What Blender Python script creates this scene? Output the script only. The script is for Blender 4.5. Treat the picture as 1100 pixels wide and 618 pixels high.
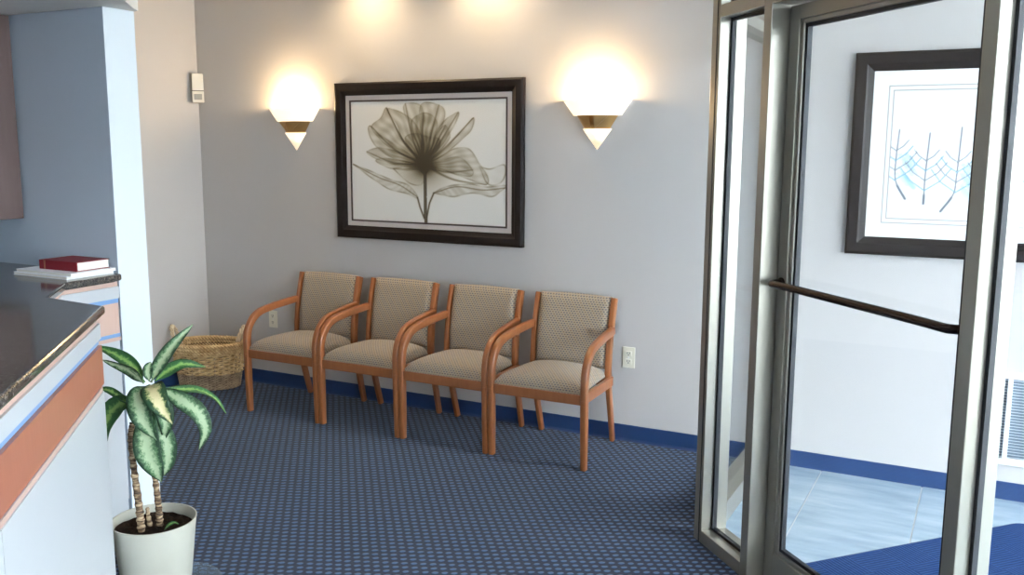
import bpy, bmesh, math, random
import numpy as np
from mathutils import Vector, Matrix

for o in list(bpy.data.objects):
    bpy.data.objects.remove(o, do_unlink=True)
scene = bpy.context.scene
COL = scene.collection
random.seed(7)

# ------------------------------------------------------------------ camera
cam_d = bpy.data.cameras.new('camera')
cam = bpy.data.objects.new('camera', cam_d)
COL.objects.link(cam)
FPX, PITCH, ROLL, YAW = 987.6, math.radians(8.707), math.radians(0.281), math.radians(27.547)
cam_d.sensor_width = 36.0
cam_d.lens = FPX / 1100.0 * 36.0
cam_d.clip_start = 0.02
fw = Vector((-math.sin(YAW) * math.cos(PITCH), math.cos(YAW) * math.cos(PITCH), -math.sin(PITCH)))
rt = Vector((math.cos(YAW), math.sin(YAW), 0))
up = rt.cross(fw)
r2 = math.cos(ROLL) * rt + math.sin(ROLL) * up
u2 = -math.sin(ROLL) * rt + math.cos(ROLL) * up
cam.matrix_world = Matrix(((r2.x, u2.x, -fw.x, 0), (r2.y, u2.y, -fw.y, 0), (r2.z, u2.z, -fw.z, 1.6), (0, 0, 0, 1)))
scene.camera = cam

# ------------------------------------------------------------------ sky and exposure
world = bpy.data.worlds.new('overcast_sky')
scene.world = world
world.use_nodes = True
bg = world.node_tree.nodes['Background']
bg.inputs['Color'].default_value = (0.85, 0.925, 1.0, 1)
bg.inputs['Strength'].default_value = 8.4
scene.cycles.transparent_max_bounces = 32
vs = scene.view_settings
vs.view_transform = 'Standard'
vs.look = 'None'
vs.gamma = 1.0
vs.use_curve_mapping = False
vs.exposure = 1.1
SCONCE_W = 6.0
DOWNLIGHT_W = 21.0
ALCOVE_FILL_W = 16.0  # power of the fill lamp added over the alcove

# ------------------------------------------------------------------ material helpers
def srgb(r, g, b):
    f = lambda c: (c / 12.92) if c <= 0.04045 else ((c + 0.055) / 1.055) ** 2.4
    return (f(r / 255), f(g / 255), f(b / 255), 1)

def new_mat(name, color, rough=0.6, metal=0.0, spec=0.5):
    m = bpy.data.materials.new(name)
    m.use_nodes = True
    b = m.node_tree.nodes['Principled BSDF']
    b.inputs['Base Color'].default_value = color
    b.inputs['Roughness'].default_value = rough
    b.inputs['Metallic'].default_value = metal
    b.inputs['Specular IOR Level'].default_value = spec
    return m, m.node_tree, b

def N(nt, kind, **kw):
    n = nt.nodes.new(kind)
    for k, v in kw.items():
        setattr(n, k, v)
    return n

def mathn(nt, op, a, b=None, c=None):
    n = nt.nodes.new('ShaderNodeMath')
    n.operation = op
    for i, v in enumerate((a, b, c)):
        if v is None:
            continue
        if isinstance(v, (int, float)):
            n.inputs[i].default_value = v
        else:
            nt.links.new(v, n.inputs[i])
    return n.outputs[0]

def noise(nt, scale, detail=3, vec=None, rough=0.5):
    n = nt.nodes.new('ShaderNodeTexNoise')
    n.inputs['Scale'].default_value = scale
    n.inputs['Detail'].default_value = detail
    n.inputs['Roughness'].default_value = rough
    if vec is not None:
        nt.links.new(vec, n.inputs['Vector'])
    return n.outputs['Fac']

def ramp(nt, fac, stops):
    n = nt.nodes.new('ShaderNodeValToRGB')
    e = n.color_ramp.elements
    while len(e) > 1:
        e.remove(e[-1])
    e[0].position, e[0].color = stops[0]
    for p, c in stops[1:]:
        x = e.new(p)
        x.color = c
    nt.links.new(fac, n.inputs['Fac'])
    return n.outputs['Color']

def mixc(nt, fac, a, b):
    n = nt.nodes.new('ShaderNodeMix')
    n.data_type = 'RGBA'
    for i, v in ((0, fac), (6, a), (7, b)):
        if isinstance(v, (int, float)):
            n.inputs[i].default_value = v
        elif isinstance(v, tuple):
            n.inputs[i].default_value = v
        else:
            nt.links.new(v, n.inputs[i])
    return n.outputs[2]

def bump(nt, b, height, strength=0.3, dist=0.002):
    n = nt.nodes.new('ShaderNodeBump')
    n.inputs['Strength'].default_value = strength
    n.inputs['Distance'].default_value = dist
    nt.links.new(height, n.inputs['Height'])
    nt.links.new(n.outputs['Normal'], b.inputs['Normal'])

def coords(nt, kind='Object'):
    return nt.nodes.new('ShaderNodeTexCoord').outputs[kind]

def paint(name, color, rough=0.75):
    m, nt, b = new_mat(name, color, rough, spec=0.3)
    c = coords(nt)
    f = noise(nt, 2.2, 4, c)
    dark = tuple(x * 0.95 for x in color[:3]) + (1,)
    nt.links.new(mixc(nt, f, dark, color), b.inputs['Base Color'])
    bump(nt, b, noise(nt, 260, 2, c), 0.06, 0.001)
    return m

M = {}
M['wall'] = paint('wall_paint', srgb(194, 190, 188))
M['cool_shade_wall'] = paint('cool_shade_wall_paint', srgb(196, 208, 222))  # bluish tone puts cool shade into what is one wall paint
M['ceiling'] = paint('ceiling_paint', srgb(225, 224, 220))
M['daylit_white_paint'] = paint('daylit_white_paint', srgb(222, 230, 236), 0.5)  # whitened and cooled to put daylight into the wall end

# carpet: rows of light dashes on navy
def carpet():
    m, nt, b = new_mat('carpet_tufts', srgb(30, 50, 90), 0.95, spec=0.1)
    mp = N(nt, 'ShaderNodeMapping')
    mp.inputs['Rotation'].default_value = (0, 0, math.radians(-38.5))
    nt.links.new(coords(nt), mp.inputs['Vector'])
    sep = N(nt, 'ShaderNodeSeparateXYZ')
    nt.links.new(mp.outputs['Vector'], sep.inputs[0])
    P = 0.036
    u = mathn(nt, 'DIVIDE', sep.outputs['X'], P)
    row = mathn(nt, 'FLOOR', u)
    fu = mathn(nt, 'SUBTRACT', mathn(nt, 'FRACT', u), 0.5)
    v = mathn(nt, 'ADD', mathn(nt, 'DIVIDE', sep.outputs['Y'], P), mathn(nt, 'MULTIPLY', row, 0.27))
    fv = mathn(nt, 'SUBTRACT', mathn(nt, 'FRACT', v), 0.5)
    wob = noise(nt, 60, 2, coords(nt))
    a = mathn(nt, 'POWER', mathn(nt, 'ABSOLUTE', mathn(nt, 'DIVIDE', fu, 0.37)), 2.0)
    bb = mathn(nt, 'POWER', mathn(nt, 'ABSOLUTE', mathn(nt, 'DIVIDE', fv, 0.26)), 2.0)
    d = mathn(nt, 'ADD', mathn(nt, 'ADD', a, bb), mathn(nt, 'MULTIPLY', mathn(nt, 'SUBTRACT', wob, 0.5), 1.2))
    mask = N(nt, 'ShaderNodeMapRange', interpolation_type='SMOOTHSTEP')
    nt.links.new(d, mask.inputs['Value'])
    mask.inputs['From Min'].default_value = 1.35
    mask.inputs['From Max'].default_value = 0.45
    msk = mask.outputs['Result']
    fine = noise(nt, 420, 3, coords(nt))
    navy = mixc(nt, fine, srgb(9, 18, 40), srgb(20, 35, 66))
    pale = mixc(nt, fine, srgb(54, 80, 118), srgb(86, 114, 152))
    nt.links.new(mixc(nt, msk, navy, pale), b.inputs['Base Color'])
    b.inputs['Sheen Weight'].default_value = 0.15
    h = mathn(nt, 'ADD', mathn(nt, 'MULTIPLY', msk, 1.0), mathn(nt, 'MULTIPLY', fine, 0.4))
    bump(nt, b, h, 0.6, 0.004)
    return m
M['carpet'] = carpet()

def vinyl():
    m, nt, b = new_mat('blue_cove_vinyl', srgb(38, 68, 116), 0.45)
    nt.links.new(mixc(nt, noise(nt, 6, 3, coords(nt)), srgb(28, 54, 98), srgb(40, 70, 118)), b.inputs['Base Color'])
    return m
M['vinyl'] = vinyl()

def wood(name, c1, c2, rough=0.35, axis=(6, 1, 1)):
    m, nt, b = new_mat(name, c1, rough)
    mp = N(nt, 'ShaderNodeMapping')
    mp.inputs['Scale'].default_value = (60, 60, 5)
    nt.links.new(coords(nt), mp.inputs['Vector'])
    f = noise(nt, 1.0, 5, mp.outputs['Vector'], 0.6)
    f2 = noise(nt, 5.0, 2, coords(nt))
    col = mixc(nt, f, c1, c2)
    col = mixc(nt, mathn(nt, 'MULTIPLY', f2, 0.35), col, tuple(x * 0.7 for x in c1[:3]) + (1,))
    nt.links.new(col, b.inputs['Base Color'])
    b.inputs['Coat Weight'].default_value = 0.35
    b.inputs['Coat Roughness'].default_value = 0.2
    bump(nt, b, f, 0.08, 0.001)
    return m
M['oak'] = wood('honey_wood', srgb(138, 78, 43), srgb(172, 110, 66), 0.3)
M['dark_frame'] = wood('espresso_wood', srgb(24, 19, 20), srgb(36, 28, 27), 0.4)
M['dark_frame'].node_tree.nodes['Principled BSDF'].inputs['Coat Weight'].default_value = 0.0
M['dark_frame'].node_tree.nodes['Principled BSDF'].inputs['Specular IOR Level'].default_value = 0.25
M['cab_wood'] = wood('dark_cabinet_laminate', srgb(112, 92, 88), srgb(128, 106, 100), 0.5)
M['brown_band'] = wood('russet_laminate', srgb(172, 106, 82), srgb(184, 118, 92), 0.5)
M['tan_band'] = wood('tan_laminate', srgb(206, 172, 156), srgb(214, 182, 166), 0.5)

def fabric():
    m, nt, b = new_mat('woven_upholstery', srgb(170, 158, 140), 0.9, spec=0.15)
    sep = N(nt, 'ShaderNodeSeparateXYZ')
    nt.links.new(coords(nt, 'UV'), sep.inputs[0])
    P = 0.0165
    u = mathn(nt, 'DIVIDE', sep.outputs['X'], P)
    v = mathn(nt, 'DIVIDE', sep.outputs['Y'], 0.0115)
    rowp = mathn(nt, 'FLOOR', v)
    u = mathn(nt, 'ADD', u, mathn(nt, 'MULTIPLY', rowp, 0.5))
    fu = mathn(nt, 'ABSOLUTE', mathn(nt, 'SUBTRACT', mathn(nt, 'FRACT', u), 0.5))
    fv = mathn(nt, 'ABSOLUTE', mathn(nt, 'SUBTRACT', mathn(nt, 'FRACT', v), 0.5))
    d1 = mathn(nt, 'LESS_THAN', fu, 0.30)
    d2 = mathn(nt, 'LESS_THAN', fv, 0.25)
    dash = mathn(nt, 'MULTIPLY', d1, d2)
    alt = mathn(nt, 'MODULO', mathn(nt, 'ABSOLUTE', mathn(nt, 'FLOOR', u)), 3.0)
    isb = mathn(nt, 'LESS_THAN', alt, 1.5)
    dashc = mixc(nt, isb, srgb(104, 82, 62), srgb(60, 66, 86))
    base = mixc(nt, noise(nt, 300, 2, coords(nt)), srgb(150, 136, 119), srgb(178, 163, 143))
    nt.links.new(mixc(nt, mathn(nt, 'MULTIPLY', dash, 0.72), base, dashc), b.inputs['Base Color'])
    bump(nt, b, dash, 0.25, 0.0012)
    b.inputs['Sheen Weight'].default_value = 0.2
    return m
M['fabric'] = fabric()

def granite():
    m, nt, b = new_mat('polished_dark_granite', srgb(52, 48, 46), 0.12)
    c = coords(nt)
    v = N(nt, 'ShaderNodeTexVoronoi')
    v.inputs['Scale'].default_value = 170
    nt.links.new(c, v.inputs['Vector'])
    f = noise(nt, 90, 4, c, 0.7)
    col = ramp(nt, f, [(0.30, srgb(46, 44, 46)), (0.46, srgb(100, 96, 94)), (0.6, srgb(136, 124, 112)), (0.72, srgb(160, 158, 156))])
    col = mixc(nt, mathn(nt, 'MULTIPLY', v.outputs['Distance'], 0.8), srgb(28, 27, 30), col)
    nt.links.new(col, b.inputs['Base Color'])
    return m
M['granite'] = granite()
M['white_lam'] = new_mat('white_laminate', srgb(190, 193, 196), 0.4)[0]
M['blue_lam'] = new_mat('blue_reveal_strip', srgb(120, 158, 204), 0.4)[0]

def metal(name, color, rough, met=0.75):
    m, nt, b = new_mat(name, color, rough, met)
    mp = N(nt, 'ShaderNodeMapping')
    mp.inputs['Scale'].default_value = (400, 400, 3)
    nt.links.new(coords(nt), mp.inputs['Vector'])
    f = noise(nt, 1, 2, mp.outputs['Vector'])
    nt.links.new(mathn(nt, 'ADD', mathn(nt, 'MULTIPLY', f, 0.12), rough - 0.06), b.inputs['Roughness'])
    return m
M['alu'] = metal('champagne_anodised_aluminium', srgb(148, 144, 134), 0.32, 0.55)
M['gasket'] = new_mat('black_rubber_gasket', srgb(26, 28, 34), 0.6)[0]
M['bronze'] = metal('dark_bronze_bar', srgb(58, 44, 38), 0.25)
M['brass'] = metal('brushed_brass', srgb(190, 152, 98), 0.4)
M['white_plastic'] = new_mat('white_plastic', srgb(224, 222, 214), 0.4)[0]
M['ivory_plastic'] = new_mat('ivory_plastic', srgb(228, 224, 208), 0.4)[0]
M['grey_lens'] = new_mat('grey_sensor_lens', srgb(158, 158, 154), 0.3)[0]
M['dark_slot'] = new_mat('dark_slot', srgb(40, 38, 36), 0.7)[0]
M['white_metal'] = new_mat('white_enamelled_metal', srgb(232, 234, 236), 0.35)[0]

M['grille_back'] = new_mat('grille_gap_shade_grey', srgb(118, 132, 146), 0.6)[0]  # grey stands in for shade between the louvres
M['louvre'] = new_mat('pale_louvre_enamel', srgb(196, 204, 212), 0.4)[0]
def glass(name, tint=(0.972, 0.985, 0.988, 1), haze=0.0):
    m = bpy.data.materials.new(name)
    m.use_nodes = True
    nt = m.node_tree
    nt.nodes.remove(nt.nodes['Principled BSDF'])
    out = nt.nodes['Material Output']
    t = N(nt, 'ShaderNodeBsdfTransparent')
    t.inputs['Color'].default_value = tint
    g = N(nt, 'ShaderNodeBsdfGlossy')
    g.inputs['Roughness'].default_value = 0.0
    lw = N(nt, 'ShaderNodeLayerWeight')
    lw.inputs['Blend'].default_value = 0.5
    fac = mathn(nt, 'ADD', 0.025, mathn(nt, 'MULTIPLY', 0.6, mathn(nt, 'POWER', lw.outputs['Facing'], 5.0)))
    mx = N(nt, 'ShaderNodeMixShader')
    nt.links.new(fac, mx.inputs[0])
    nt.links.new(t.outputs[0], mx.inputs[1])
    nt.links.new(g.outputs[0], mx.inputs[2])
    last = mx
    if haze:
        df = N(nt, 'ShaderNodeBsdfDiffuse')
        df.inputs['Color'].default_value = srgb(190, 206, 222)
        last = N(nt, 'ShaderNodeMixShader')
        last.inputs[0].default_value = haze
        nt.links.new(mx.outputs[0], last.inputs[1])
        nt.links.new(df.outputs[0], last.inputs[2])
    nt.links.new(last.outputs[0], out.inputs['Surface'])
    return m
M['glass'] = glass('clear_glass')
M['picture_glass'] = glass('picture_glass', (1, 1, 1, 1))
M['clear_plastic'] = glass('clear_plastic', (0.82, 0.88, 0.94, 1), 0.16)

def tile():
    m, nt, b = new_mat('slate_blue_tile', srgb(150, 168, 182), 0.35)
    mp = N(nt, 'ShaderNodeMapping')
    mp.inputs['Scale'].default_value = (2, 9, 2)
    mp.inputs['Rotation'].default_value = (0, 0, 0.4)
    nt.links.new(coords(nt), mp.inputs['Vector'])
    f = noise(nt, 1.6, 5, mp.outputs['Vector'])
    nt.links.new(ramp(nt, f, [(0.3, srgb(128, 148, 166)), (0.55, srgb(152, 170, 184)), (0.75, srgb(172, 184, 194))]), b.inputs['Base Color'])
    return m
M['tile'] = tile()
M['grout'] = new_mat('pale_grout', srgb(208, 208, 206), 0.9)[0]

def mat_ribs():
    m, nt, b = new_mat('ribbed_blue_mat', srgb(30, 56, 104), 0.9, spec=0.1)
    sep = N(nt, 'ShaderNodeSeparateXYZ')
    nt.links.new(coords(nt), sep.inputs[0])
    T = 0.16
    cx = mathn(nt, 'FLOOR', mathn(nt, 'DIVIDE', sep.outputs['X'], T))
    cy = mathn(nt, 'FLOOR', mathn(nt, 'DIVIDE', sep.outputs['Y'], T))
    par = mathn(nt, 'MODULO', mathn(nt, 'ABSOLUTE', mathn(nt, 'ADD', cx, cy)), 2.0)
    w1 = mathn(nt, 'SINE', mathn(nt, 'MULTIPLY', sep.outputs['X'], 2 * math.pi / 0.015))
    w2 = mathn(nt, 'SINE', mathn(nt, 'MULTIPLY', sep.outputs['Y'], 2 * math.pi / 0.015))
    mx = N(nt, 'ShaderNodeMix')
    nt.links.new(par, mx.inputs[0]); nt.links.new(w1, mx.inputs[2]); nt.links.new(w2, mx.inputs[3])
    f = mathn(nt, 'ADD', mathn(nt, 'MULTIPLY', mx.outputs[0], 0.5), 0.5)
    nt.links.new(mixc(nt, f, srgb(26, 46, 86), srgb(44, 72, 120)), b.inputs['Base Color'])
    bump(nt, b, f, 0.6, 0.003)
    return m
M['entry_mat'] = mat_ribs()
M['mat_edge'] = new_mat('mat_rubber_edge', srgb(34, 58, 100), 0.8)[0]

def wicker(name, c1, c2):
    m, nt, b = new_mat(name, c1, 0.7)
    f = noise(nt, 26, 4, coords(nt), 0.65)
    nt.links.new(mixc(nt, mathn(nt, 'MULTIPLY', mathn(nt, 'SUBTRACT', f, 0.3), 2.4), c1, c2), b.inputs['Base Color'])
    return m
M['wicker'] = wicker('golden_wicker', srgb(164, 124, 74), srgb(236, 208, 158))
M['wicker_grey'] = wicker('grey_brown_wicker', srgb(126, 104, 84), srgb(192, 168, 138))
M['wicker_dark'] = new_mat('wicker_shadow_liner', srgb(58, 42, 28), 0.9)[0]  # dark brown stands in for shade inside the weave
M['pale_cane'] = wicker('pale_cane', srgb(186, 164, 132), srgb(224, 206, 176))

def leaf_mat(name, centre, mid, edge, p=(0.25, 0.6)):
    m, nt, b = new_mat(name, mid, 0.5, spec=0.35)
    at = N(nt, 'ShaderNodeAttribute', attribute_name='lat')
    sep = N(nt, 'ShaderNodeSeparateColor')
    nt.links.new(at.outputs['Color'], sep.inputs[0])
    n1 = noise(nt, 70, 4, coords(nt), 0.75)
    x = mathn(nt, 'ADD', sep.outputs[0], mathn(nt, 'MULTIPLY', mathn(nt, 'SUBTRACT', n1, 0.5), 1.5))
    nt.links.new(ramp(nt, x, [(p[0], centre), ((p[0] + p[1]) / 2, mid), (p[1], edge)]), b.inputs['Base Color'])
    b.inputs['Subsurface Weight'].default_value = 0.0
    bump(nt, b, sep.outputs[1], 0.25, 0.003)
    return m
M['leaf_var'] = leaf_mat('silver_variegated_leaf', srgb(156, 174, 138), srgb(86, 120, 82), srgb(28, 60, 36), (0.25, 0.8))
M['leaf_green'] = leaf_mat('green_leaf', srgb(128, 160, 88), srgb(76, 122, 62), srgb(42, 86, 46), (0.1, 0.5))
M['leaf_cream'] = leaf_mat('cream_centred_leaf', srgb(206, 196, 150), srgb(150, 158, 104), srgb(32, 66, 40), (0.25, 0.65))

def bark():
    m, nt, b = new_mat('ringed_cane_bark', srgb(120, 96, 70), 0.9)
    mp = N(nt, 'ShaderNodeMapping')
    mp.inputs['Scale'].default_value = (30, 30, 140)
    nt.links.new(coords(nt), mp.inputs['Vector'])
    f = noise(nt, 1, 3, mp.outputs['Vector'])
    nt.links.new(ramp(nt, f, [(0.35, srgb(58, 44, 34)), (0.5, srgb(118, 94, 70)), (0.65, srgb(186, 164, 132))]), b.inputs['Base Color'])
    bump(nt, b, f, 0.5, 0.003)
    return m
M['bark'] = bark()

def soil():
    m, nt, b = new_mat('dark_potting_soil', srgb(30, 22, 18), 1.0, spec=0.1)
    f = noise(nt, 90, 5, coords(nt), 0.7)
    nt.links.new(ramp(nt, f, [(0.35, srgb(14, 10, 10)), (0.6, srgb(48, 36, 30)), (0.75, srgb(86, 68, 54))]), b.inputs['Base Color'])
    bump(nt, b, f, 0.9, 0.01)
    return m
M['soil'] = soil()
M['pot'] = new_mat('pale_ceramic', srgb(188, 186, 172), 0.45)[0]
M['red_cloth'] = paint('red_book_cloth', srgb(134, 36, 46), 0.6)
M['gold'] = metal('gold_foil', srgb(196, 150, 110), 0.35)
def pages():
    m, nt, b = new_mat('page_block', srgb(238, 236, 228), 0.8)
    w = N(nt, 'ShaderNodeTexWave', bands_direction='Z')
    w.inputs['Scale'].default_value = 300
    nt.links.new(coords(nt), w.inputs['Vector'])
    nt.links.new(mixc(nt, w.outputs['Fac'], srgb(240, 238, 232), srgb(222, 218, 208)), b.inputs['Base Color'])
    return m
M['pages'] = pages()
M['paper'] = new_mat('white_paper', srgb(238, 240, 244), 0.6)[0]
M['mat_board'] = new_mat('off_white_mat_board', srgb(214, 204, 200), 0.8)[0]
M['fillet'] = new_mat('brown_fillet', srgb(66, 48, 42), 0.5)[0]

def print_mat(name):
    m, nt, b = new_mat(name, (1, 1, 1, 1), 0.5)
    at = N(nt, 'ShaderNodeAttribute', attribute_name='ink')
    nt.links.new(at.outputs['Color'], b.inputs['Base Color'])
    return m
M['print'] = print_mat('printed_art')

def glow(name, color, strength):
    m, nt, b = new_mat(name, (0.9, 0.88, 0.82, 1), 0.4)
    b.inputs['Emission Color'].default_value = color
    b.inputs['Emission Strength'].default_value = strength
    return m
M['shade'] = glow('lit_white_glass_shade', (1.0, 0.82, 0.55, 1), 0.5)
M['bulb'] = glow('lit_lamp_bulb', (1.0, 0.82, 0.55, 1), 12)
M['ground'] = paint('pale_concrete', srgb(176, 176, 172), 0.9)

# ------------------------------------------------------------------ geometry helpers
def link(name, me, mat, parent=None, smooth=False):
    if mat is not None:
        me.materials.append(mat)
    if smooth:
        for p in me.polygons:
            p.use_smooth = True
        me.set_sharp_from_angle(angle=math.radians(42))
    o = bpy.data.objects.new(name, me)
    COL.objects.link(o)
    if parent is not None:
        o.parent = parent
    return o

def from_bm(name, bm, mat, parent=None, smooth=False):
    me = bpy.data.meshes.new(name)
    bmesh.ops.recalc_face_normals(bm, faces=bm.faces[:])
    bm.to_mesh(me)
    bm.free()
    return link(name, me, mat, parent, smooth)

def bm_box(bm, lo, hi, bev=0.0):
    t = bmesh.new()
    bmesh.ops.create_cube(t, size=1.0)
    for v in t.verts:
        v.co = Vector([(lo[i] + hi[i]) / 2 + v.co[i] * (hi[i] - lo[i]) for i in range(3)])
    if bev > 0:
        bmesh.ops.bevel(t, geom=t.edges[:], offset=bev, segments=2, profile=0.6, affect='EDGES')
    me = bpy.data.meshes.new('tmp')
    t.to_mesh(me)
    t.free()
    bm.from_mesh(me)
    bpy.data.meshes.remove(me)

def box(name, lo, hi, mat, parent=None, bev=0.0):
    bm = bmesh.new()
    bm_box(bm, lo, hi, bev)
    return from_bm(name, bm, mat, parent)

def prism(name, pts, z0, z1, mat, parent=None, bev=0.0):
    bm = bmesh.new()
    vs_ = [bm.verts.new((p[0], p[1], z0)) for p in pts]
    f = bm.faces.new(vs_)
    r = bmesh.ops.extrude_face_region(bm, geom=[f])
    nv = [g for g in r['geom'] if isinstance(g, bmesh.types.BMVert)]
    for v in nv:
        v.co.z = z1
    if bev > 0:
        es = [e for e in bm.edges if abs(e.verts[0].co.z - e.verts[1].co.z) < 1e-6]
        bmesh.ops.bevel(bm, geom=es, offset=bev, segments=3, profile=0.5, affect='EDGES')
    return from_bm(name, bm, mat, parent)

def catmull(pts, n):
    pts = [Vector(p) for p in pts]
    P = [pts[0] * 2 - pts[1]] + pts + [pts[-1] * 2 - pts[-2]]
    out = []
    segs = len(pts) - 1
    for i in range(n):
        t = i / (n - 1) * segs
        k = min(int(t), segs - 1)
        t -= k
        a, b, c, d = P[k], P[k + 1], P[k + 2], P[k + 3]
        out.append(0.5 * ((2 * b) + (c - a) * t + (2 * a - 5 * b + 4 * c - d) * t * t + (3 * b - a - 3 * c + d) * t ** 3))
    return out

def bm_sweep(bm, path, section, side, caps=True, closed=False, scale=None):
    """sweep a closed 2-D section along path; section x along side vector, y along (tangent x side)"""
    rings = []
    n = len(path)
    for i, p in enumerate(path):
        if closed:
            t = (path[(i + 1) % n] - path[i - 1]).normalized()
        else:
            t = (path[min(i + 1, n - 1)] - path[max(i - 1, 0)]).normalized()
        s = side[i] if isinstance(side, list) else side
        s = (s - t * s.dot(t)).normalized()
        w = t.cross(s)
        k = scale[i] if scale else 1.0
        rings.append([bm.verts.new(p + s * a * k + w * b * k) for a, b in section])
    m = len(section)
    for i in range(n if closed else n - 1):
        a, b = rings[i], rings[(i + 1) % n]
        for j in range(m):
            bm.faces.new((a[j], a[(j + 1) % m], b[(j + 1) % m], b[j]))
    if caps and not closed:
        bm.faces.new(rings[0])
        bm.faces.new(rings[-1][::-1])

def circ(r, n=8):
    return [(r * math.cos(2 * math.pi * i / n), r * math.sin(2 * math.pi * i / n)) for i in range(n)]

def rrect(a, b, r, k=3):
    out = []
    for cx, cy, st in ((a - r, b - r, 0), (-a + r, b - r, 90), (-a + r, -b + r, 180), (a - r, -b + r, 270)):
        for i in range(k + 1):
            t = math.radians(st + 90 * i / k)
            out.append((cx + r * math.cos(t), cy + r * math.sin(t)))
    return out

def tube(name, path, r, mat, parent=None, n=8, side=Vector((0.3, 0.2, 1)), scale=None):
    bm = bmesh.new()
    bm_sweep(bm, [Vector(p) for p in path], circ(r, n), side, scale=scale)
    return from_bm(name, bm, mat, parent, True)

def lathe(name, prof, mat, parent=None, n=40, smooth=True, arc=(0, 2 * math.pi), sx=1.0, sy=1.0):
    bm = bmesh.new()
    full = abs(arc[1] - arc[0] - 2 * math.pi) < 1e-6
    cnt = n if full else n + 1
    rings = []
    for r, z in prof:
        rings.append([bm.verts.new((sx * r * math.cos(arc[0] + (arc[1] - arc[0]) * i / n), sy * r * math.sin(arc[0] + (arc[1] - arc[0]) * i / n), z)) for i in range(cnt)])
    for a, b in zip(rings, rings[1:]):
        for i in range(n):
            j = (i + 1) % cnt
            bm.faces.new((a[i], a[j], b[j], b[i]))
    bmesh.ops.remove_doubles(bm, verts=bm.verts[:], dist=1e-6)
    return from_bm(name, bm, mat, parent, smooth)

def empty(name, loc=(0, 0, 0), rz=0.0):
    o = bpy.data.objects.new(name, None)
    o.empty_display_size = 0.1
    COL.objects.link(o)
    o.location = loc
    o.rotation_euler = (0, 0, rz)
    return o

def tag(o, label, cat, group=None):
    o['label'] = label
    o['category'] = cat
    if group:
        o['group'] = group
    return o

def struct(o, label=None, cat=None):
    o['kind'] = 'structure'
    if label:
        o['label'] = label
        o['category'] = cat
    return o

def copy_tree(o, parent=None):
    c = o.copy()
    COL.objects.link(c)
    c.parent = parent
    for ch in list(o.children):
        copy_tree(ch, c)
    return c

# ------------------------------------------------------------------ layout constants (metres)
YW = 4.63          # back wall
XL = -4.81         # left wall of the waiting room
XF = 2.1           # invented glazed facade
YR = -3.6          # rear wall
CZ = 2.76          # ceiling
XO = -4.13         # far wall of the reception alcove
YO = 2.62          # alcove back wall
SOF = 2.149        # alcove soffit
p0 = Vector((-1.001, 3.562, 0))
DA = math.radians(-45.5)
Dv = Vector((math.cos(DA), math.sin(DA), 0))
Ov = Vector((-math.sin(DA), math.cos(DA), 0))

# ------------------------------------------------------------------ room shell
floor = struct(prism('floor', [(-5.0, 4.75), (-5.0, YR - .2), (2.35, YR - .2), (2.35, 4.75)], -0.12, 0.0, M['carpet']),
               'blue dashed carpet of the waiting room', 'carpet')
struct(box('wall_back', (-5.0, YW, 0), (2.35, YW + .12, CZ), M['wall']), 'pale wall behind the row of chairs', 'wall')
struct(box('wall_left', (XL - .12, YO + .153, 0), (XL, YW, CZ), M['wall']), 'pale narrow wall beside the wicker basket', 'wall')
wa = struct(box('wall_alcove', (-5.0, YO, 0), (-3.227, YO + .153, CZ), M['daylit_white_paint']), 'wall behind the reception counter, cool shade and daylit end painted in', 'wall')
wa.data.materials.append(M['cool_shade_wall'])
for p in wa.data.polygons:
    if p.normal.y < -0.9:
        p.material_index = 1  # front face takes the cool shade colour
struct(box('wall_office', (XO - .12, YR, 0), (XO, YO, CZ), M['cool_shade_wall']), 'wall under the dark upper cabinet, cool shade painted in', 'wall')
struct(box('wall_rear', (XO, YR - .12, 0), (2.35, YR, CZ), M['wall']), 'pale wall at the rear of the room', 'wall')
struct(box('ceiling', (-5.0, YR - .2, CZ), (2.35, YW + .12, CZ + .12), M['ceiling']), 'white ceiling over the waiting room', 'ceiling')
hd = Vector((0.66, -0.751, 0))
hs = Vector((-3.16, 2.715, 0))
he = hs + hd * 4.6
struct(prism('ceiling_soffit', [(hs.x, hs.y), (he.x, he.y), (XO, he.y), (XO, 2.62), (-3.227, 2.62), (-3.227, 2.773), (-3.2, 2.773)], SOF, CZ, M['ceiling']),
       'low white soffit over the reception counter', 'soffit')

def coved(name, a, b, inward):
    a, b, inward = Vector(a), Vector(b), Vector(inward)
    d = (b - a)
    prof = [(0, 0), (0.016, 0), (0.010, 0.004), (0.006, 0.014), (0.005, 0.086), (0.003, 0.09), (0, 0.09)]
    bm = bmesh.new()
    ra = [bm.verts.new(a + inward * x + Vector((0, 0, z))) for x, z in prof]
    rb = [bm.verts.new(b + inward * x + Vector((0, 0, z))) for x, z in prof]
    m = len(prof)
    for j in range(m):
        bm.faces.new((ra[j], ra[(j + 1) % m], rb[(j + 1) % m], rb[j]))
    bm.faces.new(ra); bm.faces.new(rb)
    return struct(from_bm(name, bm, M['vinyl']), None)
o = coved('baseboard_back', (XL, YW, 0), (-1.03, YW, 0), (0, -1, 0)); struct(o, 'blue vinyl baseboard behind the chairs', 'baseboard')
o = coved('baseboard_entry', (-0.93, YW, 0), (XF, YW, 0), (0, -1, 0)); struct(o, 'blue vinyl baseboard behind the glass door', 'baseboard')
o = coved('baseboard_left', (XL, YO + .153, 0), (XL, YW, 0), (1, 0, 0)); struct(o, 'blue vinyl baseboard beside the basket', 'baseboard')

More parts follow.
